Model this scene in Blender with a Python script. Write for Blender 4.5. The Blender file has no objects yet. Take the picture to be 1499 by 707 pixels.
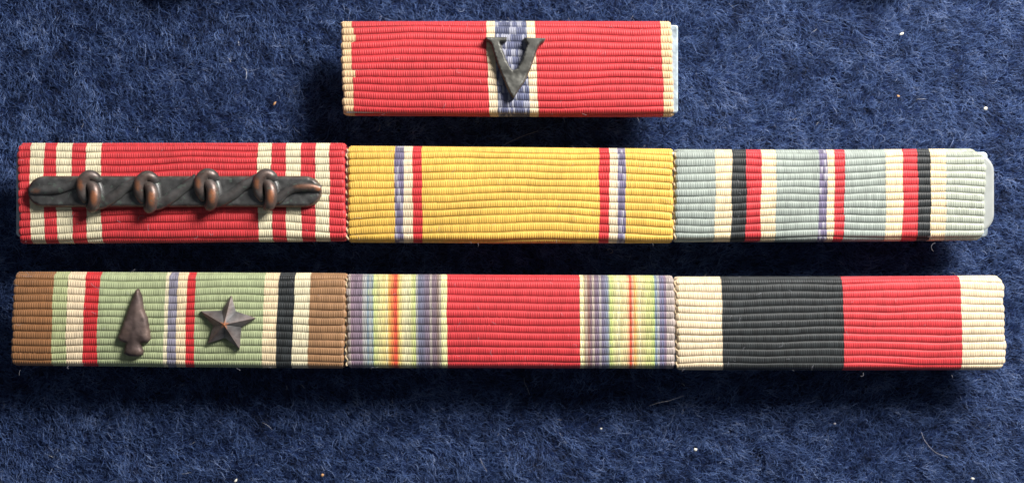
import bpy, bmesh, math, random
import numpy as np
from mathutils import Vector
from mathutils.geometry import delaunay_2d_cdt

# ------------------------------------------------------------------ camera, world, lamp, exposure
S = bpy.context.scene
COL = S.collection
S.unit_settings.system = 'METRIC'
S.unit_settings.scale_length = 0.01          # one unit is one centimetre
TOP = 0.60                                   # height of the ribbon faces above the cloth
DIST = 15.0                                  # lens to ribbon faces
PPC = 138.0                                  # photograph pixels per centimetre on the ribbon faces

cam_d = bpy.data.cameras.new('camera')
cam = bpy.data.objects.new('camera', cam_d)
COL.objects.link(cam)
cam.location = (0, 0, TOP + DIST)
cam_d.sensor_fit = 'HORIZONTAL'
cam_d.sensor_width = 36.0
cam_d.lens = 36.0 * DIST / (1499 / PPC)
cam_d.clip_start = 0.1
cam_d.clip_end = 500
cam_d.dof.use_dof = True
cam_d.dof.focus_distance = DIST + 0.02
cam_d.dof.aperture_fstop = 0.22
S.camera = cam

w = bpy.data.worlds.new('World')
S.world = w
w.use_nodes = True
bg = w.node_tree.nodes['Background']
bg.inputs[0].default_value = (0.80, 0.88, 1.0, 1)
bg.inputs[1].default_value = 0.11

def area_lamp(name, direction, dist, size, power, color):
    d = bpy.data.lights.new(name, 'AREA')
    d.shape = 'RECTANGLE'
    d.size, d.size_y = size
    d.energy = power
    d.color = color
    o = bpy.data.objects.new(name, d)
    COL.objects.link(o)
    v = Vector(direction).normalized()
    o.location = v * dist
    o.rotation_euler = v.to_track_quat('Z', 'Y').to_euler()
    return o

EL = math.radians(35)
AZ = math.radians(49)
area_lamp('window_light', (math.cos(AZ) * math.cos(EL), math.sin(AZ) * math.cos(EL), math.sin(EL)),
          23.0, (9.0, 7.5), 12600.0, (1.0, 0.965, 0.92))

S.view_settings.view_transform = 'Standard'
S.view_settings.look = 'None'
S.view_settings.exposure = 0.0
S.view_settings.gamma = 1.0
S.cycles_curves.shape = 'RIBBONS'
S.cycles_curves.subdivisions = 2

rng = np.random.default_rng(7)
random.seed(7)

# ------------------------------------------------------------------ helpers
def P(px, py, z=TOP):
    """A point of the place at height z, from where it is seen in the photograph."""
    k = (TOP + DIST - z) / DIST / PPC
    return ((px - 749.5) * k, (353.5 - py) * k, z)

def link(name, me, mat=None, parent=None, smooth=True):
    o = bpy.data.objects.new(name, me)
    COL.objects.link(o)
    if mat is not None:
        me.materials.append(mat)
    if smooth:
        me.polygons.foreach_set('use_smooth', np.ones(len(me.polygons), dtype=bool))
    if parent is not None:
        o.parent = parent
    return o

def tag(o, label=None, cat=None, group=None, kind=None):
    if label: o['label'] = label
    if cat: o['category'] = cat
    if group: o['group'] = group
    if kind: o['kind'] = kind
    return o

def empty(name, loc=(0, 0, 0)):
    o = bpy.data.objects.new(name, None)
    o.empty_display_size = 0.2
    COL.objects.link(o)
    o.location = loc
    return o

def settle(child, parent):
    """Parent without moving (parents are only ever translated)."""
    child.parent = parent
    child.matrix_parent_inverse = parent.matrix_basis.inverted()

def pydata(name, verts, faces):
    me = bpy.data.meshes.new(name)
    me.from_pydata([tuple(v) for v in verts], [], faces)
    me.validate()
    me.update()
    return me

def grid_mesh(name, X, Y, Z, U=None, V=None):
    """Mesh from 2-D arrays (rows, columns) with a UV layer."""
    r, c = X.shape
    co = np.stack([X, Y, Z], -1).reshape(-1, 3).astype(np.float32)
    idx = np.arange(r * c).reshape(r, c)
    q = np.stack([idx[:-1, :-1], idx[1:, :-1], idx[1:, 1:], idx[:-1, 1:]], -1).reshape(-1, 4)
    me = bpy.data.meshes.new(name)
    me.vertices.add(len(co)); me.vertices.foreach_set('co', co.ravel())
    me.loops.add(q.size); me.loops.foreach_set('vertex_index', q.ravel().astype(np.int32))
    me.polygons.add(len(q))
    me.polygons.foreach_set('loop_start', (np.arange(len(q)) * 4).astype(np.int32))
    if U is not None:
        uv = me.uv_layers.new(name='weave')
        uvc = np.stack([U, V], -1).reshape(-1, 2)[q.ravel()].astype(np.float32)
        uv.data.foreach_set('uv', uvc.ravel())
    me.update(calc_edges=True)
    me.validate()
    return me

def tube_data(pts, rads, sides=14, cap=True):
    """Vertices and faces of a round tube along a smooth path."""
    pts = np.array(pts, float); rads = np.array(rads, float)
    n = len(pts)
    tan = np.gradient(pts, axis=0)
    tan /= np.linalg.norm(tan, axis=1)[:, None] + 1e-12
    up = np.array([0.0, 0.0, 1.0])
    vs, fs = [], []
    for i in range(n):
        side = np.cross(tan[i], up)
        if np.linalg.norm(side) < 1e-3:
            side = np.cross(tan[i], [0.0, 1.0, 0.0])
        side /= np.linalg.norm(side)
        nor = np.cross(side, tan[i])
        for k in range(sides):
            a = 2 * math.pi * k / sides
            vs.append(pts[i] + rads[i] * (math.cos(a) * side + math.sin(a) * nor))
    for i in range(n - 1):
        for k in range(sides):
            k2 = (k + 1) % sides
            fs.append((i * sides + k, (i + 1) * sides + k, (i + 1) * sides + k2, i * sides + k2))
    if cap:
        fs.append(tuple(range(sides)))
        fs.append(tuple((n - 1) * sides + k for k in reversed(range(sides))))
    return vs, fs

def smooth_path(pts, n=24):
    """Catmull-Rom through the points (any dimension)."""
    p = np.array(pts, float)
    p = np.vstack([2 * p[0] - p[1], p, 2 * p[-1] - p[-2]])
    out = []
    m = len(p) - 3
    for t in np.linspace(0, m - 1e-6, n):
        i = int(t); f = t - i
        a, b, c, d = p[i], p[i + 1], p[i + 2], p[i + 3]
        out.append(0.5 * (2 * b + (c - a) * f + (2 * a - 5 * b + 4 * c - d) * f * f + (3 * b - a - 3 * c + d) * f ** 3))
    return np.array(out)

def joined(name, chunks):
    vs, fs = [], []
    for v, f in chunks:
        o = len(vs)
        vs += list(v)
        fs += [tuple(i + o for i in q) for q in f]
    return pydata(name, vs, fs)

def value_noise(x, y, cell, seed):
    """Smooth 2-D noise in -1..1 for arrays."""
    g = np.random.default_rng(seed).uniform(-1, 1, (256, 256))
    fx, fy = x / cell, y / cell
    ix, iy = np.floor(fx).astype(int), np.floor(fy).astype(int)
    tx, ty = fx - ix, fy - iy
    tx = tx * tx * (3 - 2 * tx); ty = ty * ty * (3 - 2 * ty)
    a = g[ix % 256, iy % 256]; b = g[(ix + 1) % 256, iy % 256]
    c = g[ix % 256, (iy + 1) % 256]; d = g[(ix + 1) % 256, (iy + 1) % 256]
    return (a * (1 - tx) + b * tx) * (1 - ty) + (c * (1 - tx) + d * tx) * ty

# ------------------------------------------------------------------ materials
def new_mat(name):
    m = bpy.data.materials.new(name)
    m.use_nodes = True
    nt = m.node_tree
    b = nt.nodes['Principled BSDF']
    return m, nt, b

def nd(nt, typ, **kw):
    n = nt.nodes.new(typ)
    for k, v in kw.items():
        setattr(n, k, v)
    return n

def math_node(nt, op, a, b=None):
    n = nd(nt, 'ShaderNodeMath', operation=op)
    for i, v in enumerate((a, b)):
        if v is None: continue
        if isinstance(v, (int, float)): n.inputs[i].default_value = v
        else: nt.links.new(v, n.inputs[i])
    return n.outputs[0]

def srgb(r, g, b):
    f = lambda c: (c / 255 / 12.92) if c / 255 <= 0.04045 else ((c / 255 + 0.055) / 1.055) ** 2.4
    return (f(r), f(g), f(b))

def ribbon_material(name, rgb, ramp=None, speck=0.11, fleck=None):
    """Corded silk: fine warp threads crossing every rib, thread-to-thread colour variation, soil."""
    m, nt, b = new_mat(name)
    L = nt.links.new
    uv = nd(nt, 'ShaderNodeUVMap', uv_map='weave')
    sep = nd(nt, 'ShaderNodeSeparateXYZ'); L(uv.outputs[0], sep.inputs[0])
    u, v = sep.outputs[0], sep.outputs[1]
    rib = math_node(nt, 'FLOOR', v)
    half = math_node(nt, 'MULTIPLY', rib, 0.5)
    ph = math_node(nt, 'ADD', u, half)
    # a slow wander so that threads are not ruled lines
    wob = nd(nt, 'ShaderNodeTexNoise'); wob.inputs['Scale'].default_value = 0.9
    wob.inputs['Detail'].default_value = 2
    L(uv.outputs[0], wob.inputs['Vector'])
    ph2 = math_node(nt, 'ADD', ph, math_node(nt, 'MULTIPLY', wob.outputs[0], 0.5))
    # thread identity -> colour variation
    comb = nd(nt, 'ShaderNodeCombineXYZ')
    L(math_node(nt, 'FLOOR', ph2), comb.inputs[0]); L(rib, comb.inputs[1])
    wn = nd(nt, 'ShaderNodeTexWhiteNoise', noise_dimensions='2D'); L(comb.outputs[0], wn.inputs['Vector'])
    tc = nd(nt, 'ShaderNodeTexCoord')
    soil = nd(nt, 'ShaderNodeTexNoise'); soil.inputs['Scale'].default_value = 1.7; soil.inputs['Detail'].default_value = 5
    L(tc.outputs['Object'], soil.inputs['Vector'])
    val = math_node(nt, 'ADD', math_node(nt, 'MULTIPLY', math_node(nt, 'SUBTRACT', wn.outputs[0], 0.5), 2 * speck),
                    math_node(nt, 'ADD', 0.74, math_node(nt, 'MULTIPLY', soil.outputs[0], 0.52)))
    hsv = nd(nt, 'ShaderNodeHueSaturation')
    L(val, hsv.inputs['Value'])
    if ramp:
        cr = nd(nt, 'ShaderNodeValToRGB')
        e = cr.color_ramp.elements
        while len(e) < len(ramp): e.new(0.5)
        for el, (pos, c) in zip(e, ramp):
            el.position = pos; el.color = (*c, 1)
        att = nd(nt, 'ShaderNodeUVMap', uv_map='across')
        sp = nd(nt, 'ShaderNodeSeparateXYZ'); L(att.outputs[0], sp.inputs[0])
        thr = nd(nt, 'ShaderNodeTexWhiteNoise', noise_dimensions='1D'); L(math_node(nt, 'FLOOR', u), thr.inputs['W'])
        jit = math_node(nt, 'ADD', sp.outputs[0], math_node(nt, 'MULTIPLY', math_node(nt, 'SUBTRACT', thr.outputs[0], 0.5), 0.045))
        L(jit, cr.inputs[0])
        th2 = nd(nt, 'ShaderNodeTexWhiteNoise', noise_dimensions='1D'); L(math_node(nt, 'ADD', math_node(nt, 'FLOOR', u), 137.0), th2.inputs['W'])
        pale = nd(nt, 'ShaderNodeMix', data_type='RGBA')          # pale threads woven among the coloured ones
        L(math_node(nt, 'MULTIPLY', math_node(nt, 'GREATER_THAN', th2.outputs[0], 0.72), 0.36), pale.inputs[0])
        L(cr.outputs[0], pale.inputs[6]); pale.inputs[7].default_value = (*srgb(214, 208, 184), 1)
        L(pale.outputs[2], hsv.inputs['Color'])
    else:
        hsv.inputs['Color'].default_value = (*rgb, 1)
    out = hsv.outputs[0]
    if fleck:
        gt = math_node(nt, 'GREATER_THAN', wn.outputs[0], 1 - fleck[0])
        mx = nd(nt, 'ShaderNodeMix', data_type='RGBA')
        L(gt, mx.inputs[0]); L(out, mx.inputs[6]); mx.inputs[7].default_value = (*fleck[1], 1)
        out = mx.outputs[2]
    L(out, b.inputs['Base Color'])
    b.inputs['Roughness'].default_value = 0.55
    b.inputs['Specular IOR Level'].default_value = 0.42
    b.inputs['Sheen Weight'].default_value = 0.35
    b.inputs['Sheen Roughness'].default_value = 0.4
    return m

RED = srgb(196, 46, 50)
M = {
    'red': ribbon_material('red_silk', RED),
    'rose': ribbon_material('faded_red_silk', srgb(196, 52, 58)),
    'cream': ribbon_material('cream_silk', srgb(222, 202, 170)),
    'ivory': ribbon_material('ivory_silk', srgb(218, 208, 176)),
    'buff': ribbon_material('buff_silk', srgb(216, 182, 140)),
    'peach': ribbon_material('peach_cream_silk', srgb(222, 202, 166)),
    'slate': ribbon_material('slate_blue_silk', srgb(90, 95, 124), speck=0.3, fleck=(0.28, srgb(150, 152, 168))),  # pale flecks paint the highlights on the rib tops into the colour
    'yellow': ribbon_material('golden_yellow_silk', srgb(222, 178, 80)),
    'purple': ribbon_material('violet_silk', srgb(114, 106, 134), speck=0.3, fleck=(0.2, srgb(160, 156, 168))),
    'haze': ribbon_material('grey_blue_silk', srgb(150, 159, 152), speck=0.12),
    'paleaqua': ribbon_material('pale_aqua_silk', srgb(168, 174, 160), speck=0.12),
    'black': ribbon_material('black_silk', srgb(38, 42, 44), speck=0.35),
    'brown': ribbon_material('brown_silk', srgb(142, 98, 62)),
    'tan': ribbon_material('tan_brown_silk', srgb(152, 114, 80)),
    'green': ribbon_material('sage_green_silk', srgb(160, 170, 130)),
    'olive': ribbon_material('pale_olive_silk', srgb(170, 176, 130)),
    'lilac': ribbon_material('lilac_grey_silk', srgb(134, 130, 146), speck=0.2),
}
def rb(*c):
    m_ = np.array(c) * 0.95 + np.array((206, 198, 164)) * 0.05
    return srgb(*m_)
RAIN_A = [(0.0, rb(134, 106, 120)), (0.13, rb(120, 104, 122)), (0.19, rb(98, 106, 134)), (0.235, rb(120, 138, 152)),
          (0.26, rb(190, 198, 130)), (0.33, rb(204, 196, 142)), (0.40, rb(216, 198, 126)), (0.435, rb(216, 156, 82)), (0.46, rb(206, 78, 52)), (0.49, rb(206, 70, 50)),
          (0.515, rb(212, 140, 76)), (0.54, rb(218, 196, 122)), (0.60, rb(204, 196, 144)), (0.68, rb(178, 190, 118)),
          (0.705, rb(92, 100, 124)), (0.78, rb(108, 96, 116)), (0.88, rb(114, 94, 104)), (0.93, rb(124, 104, 92)), (0.95, rb(212, 210, 156)),
          (1.0, rb(222, 216, 160))]
RAIN_B = [(0.0, rb(222, 216, 160)), (0.055, rb(214, 206, 152)), (0.07, rb(136, 98, 84)), (0.13, rb(112, 88, 100)), (0.22, rb(102, 94, 120)),
          (0.30, rb(116, 124, 144)), (0.325, rb(178, 190, 112)), (0.40, rb(204, 196, 146)), (0.47, rb(214, 192, 122)), (0.505, rb(214, 146, 76)),
          (0.53, rb(206, 74, 50)), (0.56, rb(206, 74, 50)), (0.59, rb(216, 160, 86)), (0.63, rb(206, 194, 140)), (0.72, rb(192, 192, 128)), (0.765, rb(166, 182, 110)),
          (0.79, rb(110, 128, 146)), (0.85, rb(98, 100, 132)), (0.90, rb(116, 98, 120)), (1.0, rb(126, 98, 112))]
M['rainbow_a'] = ribbon_material('rainbow_silk', None, ramp=RAIN_A, speck=0.18)
M['rainbow_b'] = ribbon_material('mirrored_rainbow_silk', None, ramp=RAIN_B, speck=0.18)

def metal_material(name, dark, wear_col, rough=0.5, metallic=0.65, green=0.0, sheen_grey=0.0):
    m, nt, b = new_mat(name)
    L = nt.links.new
    tc = nd(nt, 'ShaderNodeTexCoord')
    n1 = nd(nt, 'ShaderNodeTexNoise'); n1.inputs['Scale'].default_value = 9; n1.inputs['Detail'].default_value = 6
    n2 = nd(nt, 'ShaderNodeTexNoise'); n2.inputs['Scale'].default_value = 45; n2.inputs['Detail'].default_value = 4
    L(tc.outputs['Object'], n1.inputs['Vector']); L(tc.outputs['Object'], n2.inputs['Vector'])
    cr = nd(nt, 'ShaderNodeValToRGB')
    e = cr.color_ramp.elements
    e[0].position = 0.32; e[0].color = (*[c * 0.6 for c in dark], 1)
    e[1].position = 0.72; e[1].color = (*[c * 1.55 for c in dark], 1)
    L(n1.outputs[0], cr.inputs[0])
    at = nd(nt, 'ShaderNodeAttribute', attribute_name='wear')
    wv = math_node(nt, 'MULTIPLY', at.outputs['Fac'], math_node(nt, 'ADD', 0.55, math_node(nt, 'MULTIPLY', n2.outputs[0], 1.0)))
    wv = nd(nt, 'ShaderNodeClamp').outputs[0] if False else math_node(nt, 'MINIMUM', wv, 1.0)
    mx = nd(nt, 'ShaderNodeMix', data_type='RGBA')
    L(wv, mx.inputs[0]); L(cr.outputs[0], mx.inputs[6]); mx.inputs[7].default_value = (*wear_col, 1)
    out = mx.outputs[2]
    if green:
        n3 = nd(nt, 'ShaderNodeTexNoise'); n3.inputs['Scale'].default_value = 16; n3.inputs['Detail'].default_value = 3
        L(tc.outputs['Object'], n3.inputs['Vector'])
        g = math_node(nt, 'MULTIPLY', math_node(nt, 'GREATER_THAN', n3.outputs[0], 0.63), green)
        mg = nd(nt, 'ShaderNodeMix', data_type='RGBA')
        L(g, mg.inputs[0]); L(out, mg.inputs[6]); mg.inputs[7].default_value = (*srgb(120, 140, 128), 1)
        out = mg.outputs[2]
    L(out, b.inputs['Base Color'])
    b.inputs['Metallic'].default_value = metallic
    r = math_node(nt, 'ADD', rough - 0.1, math_node(nt, 'MULTIPLY', n2.outputs[0], 0.22))
    L(r, b.inputs['Roughness'])
    bump = nd(nt, 'ShaderNodeBump'); bump.inputs['Strength'].default_value = 0.28; bump.inputs['Distance'].default_value = 0.006
    L(math_node(nt, 'ADD', n1.outputs[0], n2.outputs[0]), bump.inputs['Height'])
    L(bump.outputs[0], b.inputs['Normal'])
    return m

COPPER = srgb(190, 122, 84)
M['bronze'] = metal_material('patinated_bronze', srgb(90, 90, 90), COPPER, 0.44, 0.58, green=0.35)
M['gunmetal'] = metal_material('blackened_bronze', srgb(92, 92, 88), srgb(116, 110, 98), 0.52, 0.5)
M['umber'] = metal_material('brown_bronze', srgb(92, 78, 75), srgb(128, 106, 96), 0.55, 0.4)
M['starmetal'] = metal_material('grey_bronze', srgb(112, 111, 112), COPPER, 0.42, 0.6)
M['steel'] = metal_material('dull_steel', srgb(172, 186, 196), srgb(196, 200, 200), 0.45, 0.5)

def plain(name, rgb, rough=0.6, noise=12.0, amount=0.25, metallic=0.0, trans=0.0):
    m, nt, b = new_mat(name)
    L = nt.links.new
    tc = nd(nt, 'ShaderNodeTexCoord')
    n = nd(nt, 'ShaderNodeTexNoise'); n.inputs['Scale'].default_value = noise; n.inputs['Detail'].default_value = 5
    L(tc.outputs['Object'], n.inputs['Vector'])
    hsv = nd(nt, 'ShaderNodeHueSaturation'); hsv.inputs['Color'].default_value = (*rgb, 1)
    L(math_node(nt, 'ADD', 1 - amount, math_node(nt, 'MULTIPLY', n.outputs[0], 2 * amount)), hsv.inputs['Value'])
    L(hsv.outputs[0], b.inputs['Base Color'])
    b.inputs['Roughness'].default_value = rough
    b.inputs['Metallic'].default_value = metallic
    if trans:
        b.inputs['Subsurface Weight'].default_value = trans
        b.inputs['Subsurface Radius'].default_value = (1.0, 0.95, 0.9)
        b.inputs['Subsurface Scale'].default_value = 0.06
    bump = nd(nt, 'ShaderNodeBump'); bump.inputs['Strength'].default_value = 0.3; bump.inputs['Distance'].default_value = 0.004
    L(n.outputs[0], bump.inputs['Height']); L(bump.outputs[0], b.inputs['Normal'])
    return m

M['tab'] = plain('yellowed_white_enamel', srgb(162, 166, 164), 0.4, 7, 0.22, trans=0.5)
M['edge_thread'] = plain('cream_thread', srgb(198, 178, 146), 0.75, 20, 0.2)
M['lint'] = plain('white_lint', srgb(226, 222, 210), 0.8, 30, 0.1)
M['lint_tan'] = plain('tan_lint', srgb(196, 150, 106), 0.8, 30, 0.1)
M['lint_grey'] = plain('grey_lint', srgb(150, 150, 160), 0.8, 30, 0.1)

# ------------------------------------------------------------------ the cloth and its nap
def cloth_z(x, y):
    return (0.008 * value_noise(x, y, 0.55, 1) + 0.012 * value_noise(x, y, 0.22, 2) + 0.016 * value_noise(x, y, 0.10, 3))

def fibre_material():
    m, nt, b = new_mat('blue_wool_fibre')
    L = nt.links.new
    at = nd(nt, 'ShaderNodeAttribute', attribute_name='tint')
    cr = nd(nt, 'ShaderNodeValToRGB')
    e = cr.color_ramp.elements
    stops = [(0.0, srgb(16, 24, 46)), (0.30, srgb(42, 61, 104)), (0.55, srgb(72, 97, 149)), (0.80, srgb(102, 127, 178)),
             (0.95, srgb(136, 152, 190)), (1.0, srgb(204, 206, 212))]
    while len(e) < len(stops): e.new(0.5)
    for el, (p, c) in zip(e, stops):
        el.position = p; el.color = (*c, 1)
    L(at.outputs['Fac'], cr.inputs[0]); L(cr.outputs[0], b.inputs['Base Color'])
    b.inputs['Roughness'].default_value = 0.55
    b.inputs['Specular IOR Level'].default_value = 0.35
    return m

def build_cloth():
    HX, HY = 8.4, 5.2
    nx, ny = 420, 260
    xs = np.linspace(-HX, HX, nx); ys = np.linspace(-HY, HY, ny)
    X, Y = np.meshgrid(xs, ys)
    me = grid_mesh('felt_cloth', X, Y, cloth_z(X, Y))
    m, nt, b = new_mat('navy_felt')
    L = nt.links.new
    tc = nd(nt, 'ShaderNodeTexCoord')
    n = nd(nt, 'ShaderNodeTexNoise'); n.inputs['Scale'].default_value = 14; n.inputs['Detail'].default_value = 8
    L(tc.outputs['Object'], n.inputs['Vector'])
    cr = nd(nt, 'ShaderNodeValToRGB')
    cr.color_ramp.elements[0].position = 0.35; cr.color_ramp.elements[0].color = (*srgb(14, 20, 42), 1)
    cr.color_ramp.elements[1].position = 0.7; cr.color_ramp.elements[1].color = (*srgb(34, 50, 92), 1)
    L(n.outputs[0], cr.inputs[0]); L(cr.outputs[0], b.inputs['Base Color'])
    b.inputs['Roughness'].default_value = 0.95
    b.inputs['Specular IOR Level'].default_value = 0.1
    bump = nd(nt, 'ShaderNodeBump'); bump.inputs['Distance'].default_value = 0.03
    L(n.outputs[0], bump.inputs['Height']); L(bump.outputs[0], b.inputs['Normal'])
    cloth = link('felt_cloth', me, m)
    tag(cloth, 'dark blue fuzzy wool felt cloth lying under all the ribbon bars', None, None, 'structure')

    # fibres: rooted everywhere, leaning with the lie of the nap, tips drawn together into tufts
    N = 700000
    x = rng.uniform(-HX + .1, HX - .1, N); y = rng.uniform(-HY + .1, HY - .1, N)
    t = (x + 5.5) / 11.0
    ang = np.radians(-34 + 62 * np.clip(t, 0, 1)) + 0.9 * value_noise(x, y, 0.75, 11) + 0.8 * value_noise(x, y, 0.22, 12)
    low = np.clip((-y - 1.4) / 1.0, 0, 1)
    ang += low * 1.2 * value_noise(x, y, 0.3, 13) + rng.normal(0, 0.38, N)
    ang += np.where(rng.random(N) < 0.12, rng.uniform(-2, 2, N), 0)
    ln = rng.gamma(4, 0.0135, N) + 0.028
    ln = np.where(rng.random(N) < 0.015, ln * 1.6, ln)
    lift = np.abs(rng.normal(0.17, 0.20, N))
    cell = 0.085
    ci, cj = np.floor(x / cell).astype(int), np.floor(y / cell).astype(int)
    h = np.random.default_rng(5).uniform(0, 1, (512, 512, 3))
    hc = h[ci % 512, cj % 512]
    cx, cy = (ci + hc[:, 0]) * cell, (cj + hc[:, 1]) * cell
    pull = 0.45 * rng.random(N)
    K = 4
    tt = np.linspace(0, 1, K)[None, :]
    curl = rng.normal(0, 1.3, N)[:, None]
    a = ang[:, None] + curl * (tt - 0.3) + 0.25 * np.sin(tt * 7 + rng.uniform(0, 6, N)[:, None])
    step = (ln / (K - 1))[:, None]
    dx = np.cumsum(np.cos(a) * step, 1) - np.cos(a[:, :1]) * step
    dy = np.cumsum(np.sin(a) * step, 1) - np.sin(a[:, :1]) * step
    px = x[:, None] + dx + pull[:, None] * tt ** 1.5 * (cx - x)[:, None]
    py = y[:, None] + dy + pull[:, None] * tt ** 1.5 * (cy - y)[:, None]
    tuft = (0.7 + 0.6 * hc[:, 2])
    pz = (cloth_z(x, y) - 0.006)[:, None] + (ln * lift * tuft)[:, None] * np.sin(np.clip(tt * 2.0, 0, 2.2)) + 0.012 * tt
    tint = 0.46 + 0.26 * (hc[:, 2] - 0.5) + 0.24 * value_noise(x, y, 0.11, 21) + 0.07 * value_noise(x, y, 0.6, 22) + rng.normal(0, 0.17, N)
    tint = np.clip(tint, 0, 0.95)
    tint = np.where(rng.random(N) < 0.0004, 1.0, tint)
    hc_d = bpy.data.hair_curves.new('wool_nap')
    hc_d.add_curves([K] * N)
    pos = np.stack([px, py, pz], -1).reshape(-1, 3).astype(np.float32)
    hc_d.points.foreach_set('position', pos.ravel())
    rad = (rng.uniform(0.0013, 0.0025, N)[:, None] * np.array([1, 1, 0.85, 0.35])[None, :]).astype(np.float32)
    hc_d.points.foreach_set('radius', rad.ravel())
    at = hc_d.attributes.new('tint', 'FLOAT', 'CURVE')
    at.data.foreach_set('value', tint.astype(np.float32))
    hc_d.materials.append(fibre_material())
    nap = bpy.data.objects.new('wool_nap', hc_d)
    COL.objects.link(nap)
    nap.parent = cloth
    nap['kind'] = 'stuff'
    return cloth

build_cloth()

# ------------------------------------------------------------------ ribbons
PITCH = 0.0775
FS = np.array([-1, -0.90, -0.68, -0.36, 0, 0.36, 0.68, 0.90])

def profile(a, r=0.085, depth=0.20, back=0.05):
    """Cross-section of the wrapped bar as a dense polyline (y, z, ny, nz), from the back over the top edge to the back again."""
    pts = []
    rb_ = 0.06
    for yy in np.linspace(a - rb_ - back, a - rb_, 8): pts.append((yy, -depth))
    for t in np.linspace(-math.pi / 2, 0, 10)[1:]: pts.append((a - rb_ + rb_ * math.cos(t), -depth + rb_ + rb_ * math.sin(t)))
    for t in np.linspace(0, math.pi / 2, 16): pts.append((a - r + r * math.cos(t), -r + r * math.sin(t)))
    half = [p for p in pts]
    cr = lambda yy: 0.022 * (1 - (abs(yy) / (a - r)) ** 2)
    mid = [(yy, cr(yy)) for yy in np.linspace(a - r, -(a - r), 60)[1:-1]]
    pts = half + mid + [(-p[0], p[1]) for p in reversed(half)]
    pts = np.array(pts)
    pts[:, 1] -= 0.022
    seg = np.linalg.norm(np.diff(pts, axis=0), axis=1)
    keep = np.concatenate([[True], seg > 1e-6])
    pts = pts[keep]
    s = np.concatenate([[0], np.cumsum(np.linalg.norm(np.diff(pts, axis=0), axis=1))])
    tg = np.gradient(pts, axis=0); tg /= np.linalg.norm(tg, axis=1)[:, None]
    nrm = np.stack([-tg[:, 1], tg[:, 0]], -1)
    nrm = -nrm
    if nrm[len(nrm) // 2, 1] < 0: nrm = -nrm
    return s, pts, nrm

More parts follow.
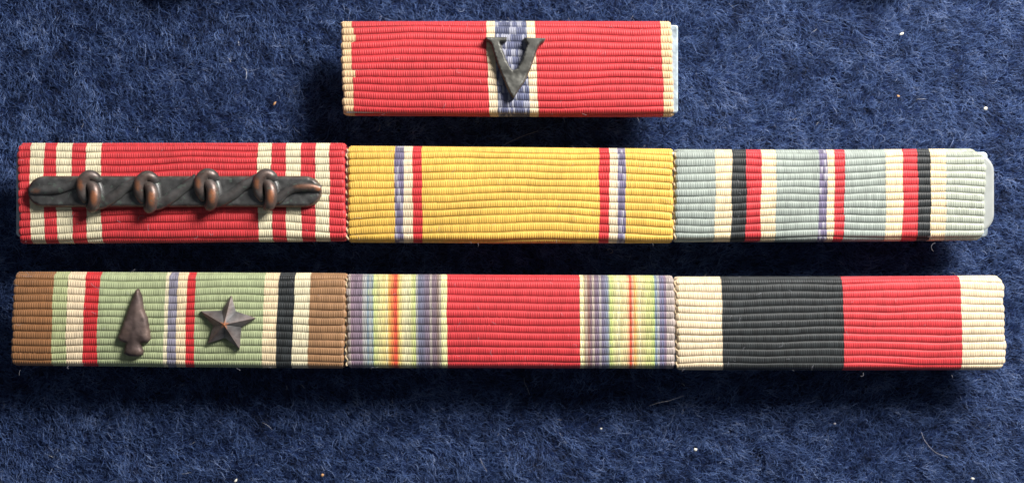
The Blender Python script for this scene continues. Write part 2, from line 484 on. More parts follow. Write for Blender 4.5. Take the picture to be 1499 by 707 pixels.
def ribbon(bar, label, xl, xr, ytop, ybot, stripes, lean=0.0, bow=0.0, seed=0, wave=1.0, ends=(True, True), amp=0.0145,
           z=TOP, edge_loops=False, rough_end=1.0, snags=None, corner=(0, 0)):
    """One ribbon wrapped over the bar. xl..xr and stripe limits in photograph pixels at mid height;
    ytop / ybot are (left, middle, right)."""
    r = np.random.default_rng(100 + seed)
    root = empty('ribbon', P((xl + xr) / 2, (ytop[1] + ybot[1]) / 2, z))
    settle(root, bar)
    root['label'] = label
    a0 = (np.mean(ybot) - np.mean(ytop)) / 2 / PPC
    s, pp, nn = profile(a0)
    total = s[-1]
    n_rib = int(total / PITCH)
    off = (total - n_rib * PITCH) / 2
    phi = np.concatenate([k + (FS + 1) / 2 for k in range(n_rib)] + [[n_rib]])
    f = np.concatenate([FS] * n_rib + [[-1.0]])
    ribi = np.minimum(np.floor(phi + 1e-9).astype(int), n_rib - 1)
    amp_r = amp * (1 + 0.07 * r.normal(size=n_rib))[ribi]
    prof = np.maximum(0, 1 - 0.93 * f ** 2) ** 0.62
    vfrac = np.interp(s_mid(phi, off), s, np.interp(pp[:, 0], [-a0, a0], [1, 0]))     # 0 top edge .. 1 bottom edge
    ph0 = r.uniform(0, 6.28, 8)
    jit = {}
    def limit(k):
        if k not in jit:
            jit[k] = np.convolve(r.normal(0, 0.8, n_rib + 4), [0.25, 0.5, 0.25], 'same')[:n_rib]
            for i_, px_ in (snags or {}).get(k, {}).items(): jit[k][i_] += px_      # a few cords where the edge colour has crept in
        return jit[k][ribi]
    lims = [xl] + [b for b, _ in stripes]
    end_l = rough_end * (1.2 * (prof - 0.6) + r.normal(0, 0.7, n_rib)[ribi]) * (1 if ends[0] else 0)
    end_r = rough_end * (1.2 * (prof - 0.6) + r.normal(0, 0.7, n_rib)[ribi]) * (1 if ends[1] else 0)
    hpx = ybot[2] - ytop[2]          # the worn free corners are rounded off
    end_r = end_r - corner[0] * np.clip(1 - vfrac * hpx / 16, 0, 1) ** 1.6 - corner[1] * np.clip(1 - (1 - vfrac) * hpx / 12, 0, 1) ** 1.6
    for k, (b1, mat) in enumerate(stripes):
        b0 = lims[k]
        first, last = k == 0, k == len(stripes) - 1
        n = max(3, int(round((b1 - b0) / 0.85)) + 1)
        tcol = np.linspace(0, 1, n)
        wpx = b1 - b0
        extra = np.array([0.5, 1.2, 2.2, 3.5, 5.0]) / wpx
        extra = extra[extra < 0.9]
        sgn = np.array([0.0, 1.0, 0.0, -1.0])[np.arange(n) % 4] * r.uniform(0.7, 1.15, n)      # four columns to a thread: flank, crest, flank, valley
        L0 = b0 + (limit(k) if not first else -end_l)
        L1 = b1 + (limit(k + 1) if not last else end_r)
        XP = L0[:, None] * (1 - tcol)[None, :] + L1[:, None] * tcol[None, :]
        # rib waviness: the cords wander a little across the bar
        xc = (XP - xl) / PPC
        tn = (XP - (xl + xr) / 2) / ((xr - xl) / 2)
        F = phi[:, None]
        wv = 0.85 * wave * (0.17 * np.sin(1.6 * xc + 0.22 * F + ph0[0]) + 0.085 * np.sin(3.7 * xc - 0.30 * F + ph0[1])
                     + 0.040 * np.sin(7.1 * xc + 0.6 * F + ph0[2]) + 0.016 * np.sin(15 * xc + 1.1 * F + ph0[3]))
        wv = wv + 0.12 * sgn[None, :] * (np.abs(f) > 0.8)[:, None] * np.where(np.floor(F + 0.5).astype(int) % 2 == 0, 1.0, -1.0)
        wv = wv - bow * (1 - tn ** 2) * np.clip(np.minimum(F - 2, n_rib - 2 - F) / 4, 0, 1)
        SS = np.clip(off + PITCH * (F + wv), 0, total)
        py = np.interp(SS, s, pp[:, 0]); pz = np.interp(SS, s, pp[:, 1])
        ny = np.interp(SS, s, nn[:, 0]); nz = np.interp(SS, s, nn[:, 1])
        d = (amp_r * (prof - 0.55))[:, None] * (1 + 0.10 * np.sin(5 * xc + ph0[4] + F))
        d = d + 0.0037 * sgn[None, :] * np.where(ribi % 2 == 0, 1.0, -1.0)[:, None] * (0.35 + 0.65 * np.sqrt(prof))[:, None]
        yy = py + ny * d; zz = pz + nz * d
        # rounding over at the free ends
        for is_end, xe, sg in ((first and ends[0], L0, 1), (last and ends[1], L1, -1)):
            if is_end:
                q = np.clip(1 - (XP - xe[:, None]) * sg / 5.0, 0, 1)
                drop = 0.034 * (1 - np.sqrt(np.maximum(0, 1 - q * q)))
                zz = zz - drop * np.clip(nz, 0, 1)
                yy = yy - np.sign(py) * drop * np.abs(ny)
        if first and ends[0]:
            XP = np.hstack([XP[:, :1], XP]); zz = np.hstack([np.full_like(zz[:, :1], 0) + zz[:, :1] - 0.10 * np.clip(nz[:, :1], 0, 1), zz]); yy = np.hstack([yy[:, :1], yy])
        if last and ends[1]:
            XP = np.hstack([XP, XP[:, -1:]]); zz = np.hstack([zz, zz[:, -1:] - 0.10 * np.clip(nz[:, -1:], 0, 1)]); yy = np.hstack([yy, yy[:, -1:]])
        # place: centre line between the measured edges, height scaled to them, plus the lean of the weave
        tx = np.clip((XP - xl) / (xr - xl), 0, 1)
        yt = np.interp(tx, [0, .5, 1], ytop); yb = np.interp(tx, [0, .5, 1], ybot)
        yc = (yt + yb) / 2; sc = (yb - yt) / 2 / PPC / a0
        vf = (1 - yy / a0) / 2
        XW = (XP + lean * (np.clip(vf, 0, 1) - 0.5) - 749.5) / PPC
        YW = (353.5 - yc) / PPC + yy * sc
        ZW = z + zz
        U = XP / 3.4
        V = np.repeat(phi[:, None] - 1e-4, XP.shape[1], 1)
        o = np.array(root.location)
        o = np.array(P((xl + xr) / 2, (ytop[1] + ybot[1]) / 2, z))
        me = grid_mesh('stripe', XW - o[0], YW - o[1], ZW - o[2], U, V)
        if mat.startswith('rainbow'):
            uv2 = me.uv_layers.new(name='across')
            tw = np.clip((XP - L0[:, None]) / (L1 - L0)[:, None], 0, 1)
            r_, c_ = XP.shape
            idx = np.arange(r_ * c_).reshape(r_, c_)
            qd = np.stack([idx[:-1, :-1], idx[1:, :-1], idx[1:, 1:], idx[:-1, 1:]], -1).reshape(-1)
            uv2.data.foreach_set('uv', np.stack([tw, V], -1).reshape(-1, 2)[qd].astype(np.float32).ravel())
        st = link('stripe', me, M[mat], root)
        st['label'] = COLOUR_WORD[mat] + ' woven stripe'
    if edge_loops:
        # cream selvedge thread looping down the free edge of the ribbon
        pts = []
        yt, yb = ytop[0] + 5, ybot[0] - 3
        m_ = int((yb - yt) / 2.0)
        for i in range(m_ + 1):
            q = i / m_
            yv = yt + (yb - yt) * q
            kk = yv / 10.7 * 2 * math.pi
            xv = xl - 0.6 + lean * (q - 0.5) + 1.2 * math.sin(kk + seed) + 0.7 * math.sin(kk * 0.37 + 2 * seed)
            pts.append(P(xv, yv, z - 0.038 + 0.010 * math.cos(kk + seed)))
        vs, fs = tube_data(pts, [0.0105] * len(pts), 6)
        o = P((xl + xr) / 2, (ytop[1] + ybot[1]) / 2, z)
        vs = [np.array(v) - np.array(o) for v in vs]
        link('selvedge_thread', pydata('selvedge_thread', vs, fs), M['edge_thread'], root)
    return root

def s_mid(phi, off):
    return off + PITCH * phi

COLOUR_WORD = dict(red='red', rose='faded red', cream='cream', ivory='ivory', peach='peach cream', buff='buff', slate='slate blue', yellow='golden yellow',
                   purple='violet', haze='grey blue', paleaqua='pale aqua', black='black', brown='brown', tan='light brown', green='sage green',
                   olive='pale olive', lilac='lilac grey', rainbow_a='rainbow', rainbow_b='mirrored rainbow')

def rounded_plate(name, x0, x1, y0, y1, z0, z1, rad, mat, bev=0.015, seg=8):
    """A plate with rounded corners (photograph pixels for the outline, centimetres for heights)."""
    k = 1 / PPC
    X0, X1 = (x0 - 749.5) * k, (x1 - 749.5) * k
    Y0, Y1 = (353.5 - y1) * k, (353.5 - y0) * k
    def ring(ins):
        r_ = max(rad - ins, 0.004)
        out = []
        for cx, cy, a in ((X1 - ins - r_, Y1 - ins - r_, 0), (X0 + ins + r_, Y1 - ins - r_, 90), (X0 + ins + r_, Y0 + ins + r_, 180), (X1 - ins - r_, Y0 + ins + r_, 270)):
            for i in range(seg + 1):
                t = math.radians(a + 90 * i / seg)
                out.append((cx + r_ * math.cos(t), cy + r_ * math.sin(t)))
        return out
    rings = [(ring(bev), z0), (ring(0), z0 + bev), (ring(0), z1 - bev), (ring(bev * 0.3), z1 - bev * 0.3), (ring(bev), z1)]
    vs, fs = [], []
    n = len(rings[0][0])
    for rg, zz in rings: vs += [(x, y, zz) for x, y in rg]
    for j in range(len(rings) - 1):
        for i in range(n):
            i2 = (i + 1) % n
            fs.append((j * n + i, j * n + i2, (j + 1) * n + i2, (j + 1) * n + i))
    fs.append(tuple(reversed(range(n))))
    fs.append(tuple((len(rings) - 1) * n + i for i in range(n)))
    return link(name, pydata(name, vs, fs), mat, smooth=False)

def pin(bar, px, py):
    """Pin and clutch that hold the bar up off the cloth."""
    x, y, _ = P(px, py)
    chunks = []
    for rad, za, zb in ((0.035, -0.04, TOP - 0.215), (0.26, 0.03, 0.10), (0.18, 0.10, 0.16)):
        chunks.append(tube_data([(x, y, za), (x, y + 1e-5, (za + zb) / 2), (x, y, zb)], [rad] * 3, 20))
    o = link('clutch_pin', joined('clutch_pin', chunks), M['steel'], smooth=False)
    settle(o, bar)

def make_bar(label, x0, x1, y0, y1, pins, rad=0.03, top=TOP - 0.075):
    bar = empty('ribbon_bar', P((x0 + x1) / 2, (y0 + y1) / 2, 0.0))
    tag(bar, label, 'ribbon bar', 'military ribbon bars on the blue felt')
    o = rounded_plate('backing_plate', x0, x1, y0, y1, TOP - 0.215, top, rad, M['steel'])
    settle(o, bar)
    for px in pins: pin(bar, px, (y0 + y1) / 2)
    return bar

bpy.context.view_layer.update()

# top row: one ribbon with the letter
bar1 = make_bar('short red ribbon bar alone above the long ones, blue centre stripe under a letter V', 504, 993.5, 36, 165, (600, 895), top=TOP - 0.04)
ribbon(bar1, 'red ribbon with a blue centre stripe edged in cream', 500, 985, (30.5, 30, 30.5), (167, 168.5, 169),
       [(516, 'buff'), (714, 'rose'), (726.5, 'cream'), (773, 'slate'), (785.5, 'cream'), (970, 'rose'), (985, 'buff')],
       lean=5, bow=0.15, seed=1, wave=1.0, snags={1: {4: 3, 5: 7, 10: 4}})

# middle row
bar2 = make_bar('long ribbon bar in the middle: red, golden yellow and pale grey ribbons, knotted clasp', 19.5, 1450, 222, 347, (120, 480, 990, 1350), rad=0.05)
tb = rounded_plate('end_tab', 1380, 1459, 224, 341, TOP - 0.13, TOP - 0.055, 0.20, M['tab'], bev=0.03)
settle(tb, bar2)
tag(tb, 'yellowed white rounded end of the bar')
ribbon(bar2, 'red ribbon with three narrow cream stripes at each end', 25.5, 505.5, (209.5, 209, 209.5), (356, 354.5, 352.5),
       [(44, 'rose'), (64, 'ivory'), (82.5, 'rose'), (105, 'ivory'), (126, 'rose'), (148, 'ivory'), (377, 'rose'), (398, 'ivory'),
        (418.5, 'rose'), (440.5, 'ivory'), (461.5, 'rose'), (482.5, 'ivory'), (505.5, 'rose')],
       lean=1.5, bow=0.5, seed=2, wave=1.2)
ribbon(bar2, 'golden yellow ribbon with two thin violet, cream and red bands', 509, 985.5, (213.5, 215.5, 218), (354, 355.5, 355),
       [(577.5, 'yellow'), (590.8, 'purple'), (604, 'cream'), (617.5, 'red'), (877.5, 'yellow'), (892, 'red'), (904, 'cream'), (916, 'purple'), (985.5, 'yellow')],
       lean=0, bow=0.75, seed=3, wave=1.0, edge_loops=True)
ribbon(bar2, 'pale grey blue ribbon with cream, black, red and violet stripes', 988.5, 1443, (218.5, 219, 217.5), (353.5, 353, 351),
       [(1047, 'haze'), (1071.5, 'peach'), (1092.5, 'black'), (1114.5, 'rose'), (1136, 'peach'), (1199, 'haze'), (1210.8, 'purple'), (1222, 'peach'),
        (1236.5, 'rose'), (1297, 'haze'), (1322, 'peach'), (1344, 'rose'), (1363, 'black'), (1385, 'peach'), (1443, 'paleaqua')],
       lean=-1.5, bow=0.15, seed=4, wave=1.15, edge_loops=True, corner=(17, 7))

# bottom row
bar3 = make_bar('long ribbon bar at the bottom: green with star and arrowhead, then rainbow, black and red', 24, 1464, 412, 530, (120, 480, 990, 1380), rad=0.05)
ribbon(bar3, 'sage green ribbon with brown ends and narrow coloured stripes', 17, 505, (399, 400, 401), (535, 537.5, 539.5),
       [(76.4, 'brown'), (97.5, 'olive'), (121.7, 'cream'), (143.5, 'red'), (240, 'green'), (246, 'ivory'), (258.5, 'lilac'), (271.8, 'peach'), (285, 'red'),
        (385, 'green'), (405, 'peach'), (429, 'black'), (452, 'ivory'), (505, 'tan')],
       lean=-5, bow=-0.1, seed=5, wave=0.9)
ribbon(bar3, 'red ribbon with a rainbow band at each end', 507.5, 988, (402.5, 403.5, 404.5), (538.5, 539, 539.5),
       [(654, 'rainbow_a'), (849, 'rose'), (988, 'rainbow_b')],
       lean=1.0, bow=0.05, seed=6, wave=0.5, edge_loops=True)
ribbon(bar3, 'ribbon half black and half red between cream ends', 990.5, 1472, (406, 406, 404.5), (541.5, 542, 541.5),
       [(1057.5, 'cream'), (1235, 'black'), (1408, 'rose'), (1472, 'cream')],
       lean=3.0, bow=-0.05, seed=7, wave=1.0, edge_loops=True, corner=(5, 6))

# ------------------------------------------------------------------ fine loose fibres clinging to the ribbons
def fuzz(root, x0, x1, y0, y1, n, seed):
    r = np.random.default_rng(seed)
    K = 5
    t = np.linspace(0, 1, K)[None, :]
    px = r.uniform(x0, x1, n); py = r.uniform(y0, y1, n)
    edge = r.random(n) < 0.2                                   # many stand out along the long edges
    py = np.where(edge, np.where(r.random(n) < 0.5, y0, y1) + r.normal(0, 2, n), py)
    a = r.uniform(0, 6.28, n)[:, None] + r.normal(0, 1.6, n)[:, None] * t
    ln = r.gamma(3, 2.2, n)[:, None] + 2
    X = px[:, None] + np.cumsum(np.cos(a), 1) * ln / K
    Y = py[:, None] + np.cumsum(np.sin(a), 1) * ln / K
    Z = np.where(edge, TOP - 0.05, TOP + 0.012)[:, None] + 0.02 * np.sin(t * 3) * r.random(n)[:, None]
    pos = np.stack([(X - 749.5) / PPC, (353.5 - Y) / PPC, Z], -1) - np.array(root.matrix_world.translation)
    d = bpy.data.hair_curves.new('loose_fibres')
    d.add_curves([K] * n)
    d.points.foreach_set('position', pos.astype(np.float32).ravel())
    d.points.foreach_set('radius', np.full(n * K, 0.0011, np.float32))
    d.materials.append(M['lint_grey'])
    o = bpy.data.objects.new('loose_fibres', d)
    COL.objects.link(o)
    o.parent = root
    o['kind'] = 'stuff'

bpy.context.view_layer.update()
for i, root in enumerate([o for o in COL.objects if o.name.split('.')[0] == 'ribbon']):
    x_, y_, z_ = root.matrix_world.translation
    cx_, cy_ = x_ * PPC + 749.5, 353.5 - y_ * PPC
    fuzz(root, cx_ - 235, cx_ + 235, cy_ - 69, cy_ + 69, 34, 300 + i)

# ------------------------------------------------------------------ devices pinned on the ribbons
def set_wear(me, w_):
    at = me.attributes.new('wear', 'FLOAT', 'POINT')
    at.data.foreach_set('value', np.asarray(w_, np.float32))

def edge_dist(pts, poly):
    p = np.asarray(pts); q = np.asarray(poly)
    best = np.full(len(p), 1e9)
    for i in range(len(q)):
        a, b = q[i], q[(i + 1) % len(q)]
        ab = b - a
        t = np.clip(((p - a) @ ab) / (ab @ ab), 0, 1)
        best = np.minimum(best, np.linalg.norm(p - (a + t[:, None] * ab), axis=1))
    return best

def inside(pts, poly):
    x, y = pts[:, 0], pts[:, 1]
    c = np.zeros(len(pts), bool)
    n = len(poly)
    for i in range(n):
        x0, y0 = poly[i]; x1, y1 = poly[i - 1]
        hit = ((y0 > y) != (y1 > y)) & (x < (x1 - x0) * (y - y0) / (y1 - y0 + 1e-12) + x0)
        c ^= hit
    return c

def relief(name, poly_px, z0, hfun, mat, step=0.014, wear=None, back=0.03):
    """A solid piece with the given outline; its face height is hfun(distance to the outline, x, y)."""
    poly = np.array([P(x, y, z0)[:2] for x, y in poly_px])
    dense = []
    for i in range(len(poly)):
        a, b = poly[i], poly[(i + 1) % len(poly)]
        m_ = max(1, int(np.linalg.norm(b - a) / step))
        for j in range(m_): dense.append(a + (b - a) * j / m_)
    dense = np.array(dense)
    lo, hi = poly.min(0), poly.max(0)
    gx, gy = np.meshgrid(np.arange(lo[0], hi[0], step), np.arange(lo[1], hi[1], step))
    g = np.stack([gx.ravel(), gy.ravel()], -1) + rng.uniform(-.2, .2, (gx.size, 2)) * step
    g = g[inside(g, poly)]
    g = g[edge_dist(g, poly) > step * 0.6]
    allp = [Vector(p) for p in np.vstack([dense, g])]
    nb = len(dense)
    vo, eo, fo, ov, oe, of = delaunay_2d_cdt(allp, [], [list(range(nb))], 1, 1e-6)
    p2 = np.array([(v.x, v.y) for v in vo])
    d = edge_dist(p2, poly)
    z = z0 + back + hfun(d, p2[:, 0], p2[:, 1])
    verts = [(p2[i, 0], p2[i, 1], z[i]) for i in range(len(p2))]
    faces = [tuple(q) for q in fo]
    # side wall down to the ribbon
    bidx = [i for i in range(len(p2)) if d[i] < 1e-5]
    cnt = {}
    for q in faces:
        for i in range(len(q)):
            e = (q[i], q[(i + 1) % len(q)])
            cnt[frozenset(e)] = cnt.get(frozenset(e), []) + [e]
    low = {}
    for key, es in cnt.items():
        if len(es) == 1:
            a, b = es[0]
            for i in (a, b):
                if i not in low:
                    low[i] = len(verts)
                    verts.append((p2[i, 0], p2[i, 1], z0 - 0.03))
            faces.append((b, a, low[a], low[b]))
    me = pydata(name, verts, faces)
    w_ = np.zeros(len(verts))
    if wear is not None:
        w_[:len(p2)] = wear(d, p2[:, 0], p2[:, 1])
    set_wear(me, w_)
    return link(name, me, mat)

ZD = TOP + 0.004

# the letter V
V_PTS = [(711, 55.5), (742, 55.5), (741, 62), (732.5, 63.5), (736.5, 76), (741, 88), (746, 98), (751, 104), (757, 101), (763, 91), (767.5, 77),
         (771.5, 66), (768, 63), (767.5, 56), (798.5, 57), (796, 63), (791, 66), (788, 69), (784, 80), (777, 101), (768, 121), (759, 133),
         (753.8, 142), (751.5, 146), (749, 142), (742, 130), (735, 113), (728.5, 97), (723, 79), (719, 66), (715.5, 62.5), (711.5, 61)]
def v_height(d, x, y):
    py = 353.5 - y * PPC
    h = 0.052 * np.sqrt(np.clip(1 - (1 - np.clip(d / 0.009, 0, 1)) ** 2, 0, 1))
    h = h - 0.008 * np.clip((py - 104) / 5.0, 0, 1) + 0.010 * np.clip((py - 112) / 14, 0, 1)      # step where the two strokes meet
    h = h + 0.0015 * value_noise(x, y, 0.05, 31) + np.where(py > 108, 0.004, 0.0) * value_noise(x, y, 0.035, 32)
    return h
vd = relief('letter_device', V_PTS, ZD, v_height, M['gunmetal'], 0.013, lambda d, x, y: np.clip(0.2 - d / 0.05, 0, 1) * 0.6)
tag(vd, 'blackened bronze serif letter V on the blue centre stripe of the short ribbon bar', 'letter pin')

# the arrowhead
A_PTS = [(202.4, 422.5), (205, 425), (208.4, 435.5), (211, 452), (217, 467), (220, 485), (220.8, 496), (217, 501), (210, 502), (207, 502.5), (207.5, 506),
         (210, 513), (209.5, 518.5), (203, 521.5), (190, 520.5), (182.5, 517.5), (183, 511), (185.3, 502), (181, 500.5), (175.5, 498), (173.6, 493),
         (178.7, 479.5), (187, 456), (196.5, 432), (199.5, 425)]
def a_height(d, x, y):
    return 0.032 * (1 - np.exp(-d / 0.013)) + 0.026 * np.clip(d / 0.13, 0, 1) + 0.003 * value_noise(x, y, 0.11, 41) + 0.003 * value_noise(x, y, 0.04, 42)
ad = relief('arrowhead_device', A_PTS, ZD, a_height, M['umber'], 0.014, lambda d, x, y: 0.5 * np.clip(value_noise(x, y, 0.12, 43), 0, 1))
tag(ad, 'dark brown bronze arrowhead pointing up on the sage green ribbon', 'arrowhead pin')

# the star
STAR = [(338.7, 432), (345.2, 455.5), (374.5, 465.3), (353.3, 479), (351, 510.8), (329.5, 494.5), (304.5, 502.3), (312, 477), (294, 455.3), (325, 454.5)]
CEN = (327.8, 475.2)
def build_star():
    vs, wr = [], []
    c = np.array(CEN)
    rows = 9
    fs = []
    low = []
    base = ZD
    n = len(STAR)
    # facets between centre and each outline edge, subdivided so the wear can fade
    for i in range(n):
        a, b = np.array(STAR[i]), np.array(STAR[(i + 1) % n])
        za, zb = (0.020, 0.012) if i % 2 == 0 else (0.012, 0.020)
        start = len(vs)
        for r_ in range(rows + 1):
            t = r_ / rows
            for q in range(2):
                e, ze = (a, za) if q == 0 else (b, zb)
                p = c + (e - c) * t
                zz = base + 0.135 * (1 - t) + (ze + 0.02) * t
                vs.append(P(p[0], p[1], zz)[:2] + (zz,))
                tip = (q == 0) == (i % 2 == 0)
                wr.append(max(0, 1 - t / 0.22) * 1.2 + (0.12 if tip else 0))
        for r_ in range(rows):
            k0 = start + 2 * r_
            fs.append((k0, k0 + 2, k0 + 3, k0 + 1) if r_ else (k0, k0 + 2, k0 + 3))
        k0 = start + 2 * rows
        o = len(vs)
        for e in (a, b):
            vs.append(P(e[0], e[1], base - 0.03)[:2] + (base - 0.03,)); wr.append(0)
        fs.append((k0, o, o + 1, k0 + 1))
    me = pydata('star_device', vs, fs)
    if len(me.vertices) == len(wr): set_wear(me, wr)
    o = link('star_device', me, M['starmetal'], smooth=False)
    bv = bmesh.new(); bv.from_mesh(me)
    bmesh.ops.remove_doubles(bv, verts=bv.verts, dist=1e-5)
    bmesh.ops.recalc_face_normals(bv, faces=bv.faces)
    bv.to_mesh(me); bv.free()
    tag(o, 'small dark five-pointed bronze star tilted on the sage green ribbon', 'star pin')
build_star()

# the clasp with four knots
def build_clasp():
    root = empty('knotted_clasp', P(257, 281, TOP))
    tag(root, 'dark bronze clasp with four rope knots across the red and cream ribbon', 'clasp pin')
    x0, x1, yt, yb = 42.5, 471.5, 258, 303.5
    pts = []
    n = 12
    for i in range(n + 1):
        t = math.pi / 2 * i / n
        pts.append((x1 - 25 + 25 * math.sin(t), yt + 22.7 - 22.7 * math.cos(t)))
    for i in range(n + 1):
        t = math.pi / 2 * i / n
        pts.append((x1 - 25 + 25 * math.cos(t), yb - 22.7 + 22.7 * math.sin(t)))
    for i in range(n + 1):
        t = math.pi / 2 * i / n
        pts.append((x0 + 25 - 25 * math.sin(t), yb - 22.7 + 22.7 * math.cos(t)))
    for i in range(n + 1):
        t = math.pi / 2 * i / n
        pts.append((x0 + 25 - 25 * math.cos(t), yt + 22.7 - 22.7 * math.sin(t)))
    clean = []
    for p in pts:
        if not clean or math.hypot(p[0] - clean[-1][0], p[1] - clean[-1][1]) > 0.3: clean.append(p)
    def hp(d, x, y):
        e = np.clip(d / 0.022, 0, 1)
        return 0.045 * np.sqrt(np.clip(1 - (1 - e) ** 2, 0, 1)) + 0.004 * value_noise(x, y, 0.06, 51)
    plate = relief('clasp_plate', list(reversed(clean)), ZD, hp, M['bronze'], 0.022, lambda d, x, y: 0.15 * np.clip(1 - d / 0.03, 0, 1))
    settle(plate, root)
    zp = ZD + 0.075                      # face of the plate

    def strand(path, name, sides=16, n=26):
        """path rows: px, py, height of the centre line above the plate (cm), radius (px)."""
        sm = smooth_path(path, n)
        p3 = [P(a, b, zp + 0.8 * c - 0.012)[:2] + (zp + 0.8 * c - 0.012,) for a, b, c, _ in sm]
        return tube_data(p3, [r_ / PPC for r_ in sm[:, 3]], sides)

    def add(name, chunks, wear_z=None, patches=()):
        me = joined(name, chunks)
        co = np.array([v.co[:] for v in me.vertices])
        w_ = np.clip((co[:, 2] - (zp + 0.04)) / 0.05, 0, 1) * 0.12
        for (px, py, rx, ry, s_) in patches:
            c = P(px, py, zp + 0.06)
            dd = ((co[:, 0] - c[0]) * PPC / rx) ** 2 + ((co[:, 1] - c[1]) * PPC / ry) ** 2
            w_ = np.maximum(w_, s_ * np.clip(1.4 - dd, 0, 1) * (co[:, 2] > zp + 0.02))
        set_wear(me, w_)
        o = link(name, me, M['bronze'])
        settle(o, root)
        return o

    offs = [(0, 0), (84, 1), (172.4, -2.5), (258, -2)]
    # rope lying along the plate: left tail, three diagonals, right tail
    add('rope_strand', [strand([(44.5, 281, -0.02, 6), (60, 279, 0.0, 7.2), (85, 277.5, 0.0, 7.6), (102, 272, -0.006, 8), (118, 266, 0.01, 8.5)], 'rope')],
        patches=[(50, 280, 8, 4, 0.35)])
    for i in range(3):
        (ax, ay), (bx, by) = offs[i], offs[i + 1]
        add('rope_strand', [strand([(134 + ax, 299 + ay, 0.0, 8), (150 + ax, 297 + ay, -0.004, 9.0), (168 + ax, 287 + ay, 0.0, 9.2), (184 + ax, 275 + ay, 0.002, 8.4), (205 + ax, 264 + by, 0.004, 8.2)], 'rope')])
    add('rope_strand', [strand([(396, 292, 0.0, 8), (408, 290, 0.005, 8.5), (418, 281.5, 0.015, 7.5), (432, 275.5, 0.02, 7), (452, 274, 0.02, 7), (470, 277, -0.01, 6)], 'rope')],
        patches=[(448, 273, 18, 4, 0.35), (466, 277, 4, 3, 0.9)])
    for (ox, oy) in offs:
        k1 = strand([(144 + ox, 266 + oy, 0.0, 6.5), (139 + ox, 259.5 + oy, 0.04, 7.8), (130 + ox, 257.5 + oy, 0.055, 8.6), (122.5 + ox, 264 + oy, 0.06, 9.0),
                     (120 + ox, 274.5 + oy, 0.05, 9.0), (122.5 + ox, 285 + oy, 0.03, 8.4), (128 + ox, 294 + oy, 0.0, 7)], 'loop')
        k2 = strand([(127 + ox, 270 + oy, 0.02, 6.5), (133.5 + ox, 271.5 + oy, 0.055, 8.0), (138 + ox, 279 + oy, 0.08, 8.9), (139 + ox, 291 + oy, 0.08, 9.2), (137 + ox, 301 + oy, 0.05, 8.8),
                     (132.5 + ox, 304.5 + oy, 0.01, 8)], 'strand')
        k3 = strand([(141 + ox, 263 + oy, 0.0, 5), (146 + ox, 275 + oy, 0.015, 6), (147 + ox, 289 + oy, 0.012, 6), (142 + ox, 300 + oy, 0.0, 6)], 'under')
        add('knot', [k1, k2, k3], patches=[(118.5 + ox, 271 + oy, 4.2, 8, 0.75), (138.8 + ox, 290 + oy, 4.6, 11, 0.85)])
build_clasp()

# ------------------------------------------------------------------ unseen buttons added beyond the top edge to cast shadows into view
def button(px, py, rad, label):
    x, y, _ = P(px, py, 0.3)
    prof = [(0.0, 0.03), (rad * 0.30, 0.03), (rad * 0.30, 0.22), (rad * 0.86, 0.25), (rad * 0.97, 0.28), (rad, 0.31), (rad * 0.98, 0.335),
            (rad * 0.93, 0.345), (rad * 0.89, 0.335), (rad * 0.84, 0.345), (rad * 0.6, 0.40), (rad * 0.3, 0.43), (0.0, 0.44)]
    n = 40
    vs, fs = [], []
    for r_, z_ in prof:
        for k in range(n):
            t = 2 * math.pi * k / n
            vs.append((max(r_, 1e-4) * math.cos(t), max(r_, 1e-4) * math.sin(t), z_))
    for j in range(len(prof) - 1):
        for k in range(n):
            k2 = (k + 1) % n
            fs.append((j * n + k, j * n + k2, (j + 1) * n + k2, (j + 1) * n + k))
    o = link('shadow_button', pydata('shadow_button', vs, fs), M['bronze'])
    o.location = (x, y, 0)
    tag(o, label, 'button', 'unseen buttons added to cast shadows on the felt')

button(272, -124, 0.74, 'large dark domed button added unseen to shade the felt above the clasp')
button(1318, -84, 0.40, 'small dark domed button added unseen to shade the felt above the grey ribbon')

# ------------------------------------------------------------------ lint and loose threads on the cloth
def lint(px, py, size, stretch, rot, mat, label, z=0.075):
    bm = bmesh.new()
    bmesh.ops.create_icosphere(bm, subdivisions=2, radius=1.0)
    rr = random.Random(int(px * 7 + py))
    for v in bm.verts:
        k = 1 + rr.uniform(-0.3, 0.3)
        v.co = Vector((v.co.x * k * stretch, v.co.y * k, v.co.z * k * 0.6)) * (size * 0.8 / PPC)
    me = bpy.data.meshes.new('lint_speck'); bm.to_mesh(me); bm.free()
    o = link('lint_speck', me, mat)
    o.location = P(px, py, z)
    o.rotation_euler = (0, 0, math.radians(rot))
    tag(o, label, 'lint', 'lint specks caught in the felt')

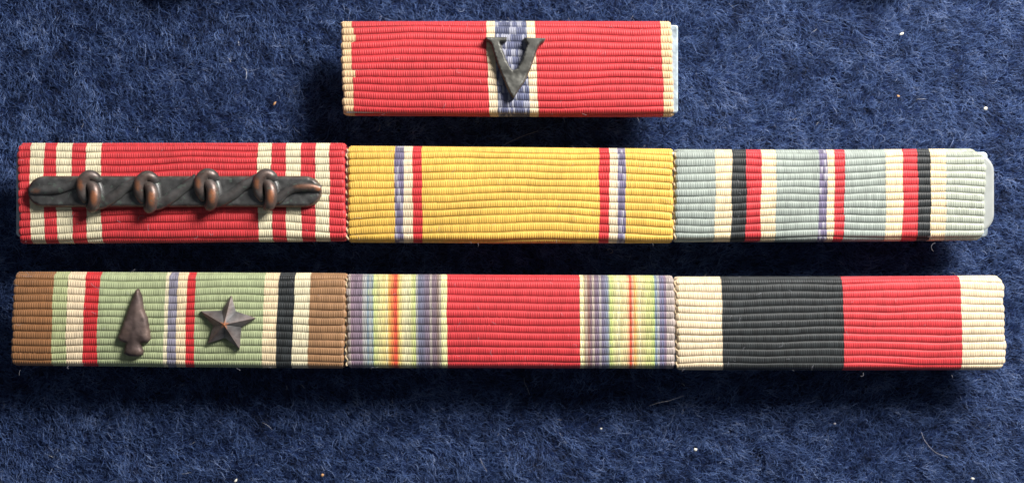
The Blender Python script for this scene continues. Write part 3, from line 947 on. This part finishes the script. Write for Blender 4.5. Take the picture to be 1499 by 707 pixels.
lint(1320, 50, 2.4, 2.0, 20, M['lint'], 'elongated white lint speck on bare felt near the top edge, beyond the short bar')
lint(1315, 141, 1.9, 1.3, -30, M['lint_tan'], 'small tan lint speck on the felt above the grey blue ribbon')
lint(1443, 159, 3.0, 1.3, 25, M['lint'], 'round white lint speck on the felt above the rounded bar end')
lint(402, 152, 1.8, 2.2, 55, M['lint_tan'], 'thin tan lint sliver on the felt above the red and cream ribbon')
lint(472, 695, 2.9, 1.1, 0, M['lint_tan'], 'round tan lint speck on the felt below the brown ribbon end')
lint(345, 703, 2.0, 2.0, 50, M['lint'], 'elongated white lint speck on the felt below the star, at the bottom edge')
lint(880, 627, 1.7, 1.2, 0, M['lint'], 'tiny pale lint speck on the felt below the rainbow band')
lint(1018, 658, 2.9, 1.2, 10, M['lint'], 'bright white lint speck on the felt below the cream and black ribbon')
lint(1222, 620, 2.0, 1.3, 0, M['lint_grey'], 'grey lint speck at the edge of the shadow below the black stripe')
lint(1424, 700, 2.3, 1.4, -20, M['lint'], 'white lint speck on the felt at the bottom edge below the red stripe')

def thread(pts, mat, label, rad=0.0022):
    p = smooth_path([(x, y, z) for x, y, z in pts], 22)
    p3 = [P(a, b, c) for a, b, c in p]
    vs, fs = tube_data(p3, [rad] * len(p3), 6)
    o = link('loose_thread', pydata('loose_thread', vs, fs), mat)
    tag(o, label, 'thread', 'loose pale threads on the felt')

thread([(767, 552, .12), (768, 560, .16), (772, 568, .16), (775, 577, .10)], M['lint_grey'], 'short pale thread in the shadow under the plain red stripe')
thread([(950, 594, .10), (965, 589, .15), (980, 586, .15), (1001, 579, .11)], M['lint_grey'], 'straight pale thread lying aslant below the rainbow band')
thread([(1349, 632, .10), (1353, 643, .15), (1362, 655, .15), (1372, 663, .10), (1388, 669, .09)], M['lint_grey'], 'curved pale thread on the felt below the red stripe with a cream end')
thread([(703, 670, .10), (706, 678, .15), (713, 690, .10)], M['lint_grey'], 'short pale thread on bare felt near the bottom edge')
thread([(889, 366, .12), (894, 364, .17), (897, 369, .17), (893, 371, .12)], M['lint_grey'], 'tiny curled thread in the dark gap between the two long bars', 0.003)
thread([(738, 212, .12), (757, 203, .17), (775, 196, .17), (788, 192, .12)], M['lint_grey'], 'faint thread in the dark gap under the short bar', 0.002)
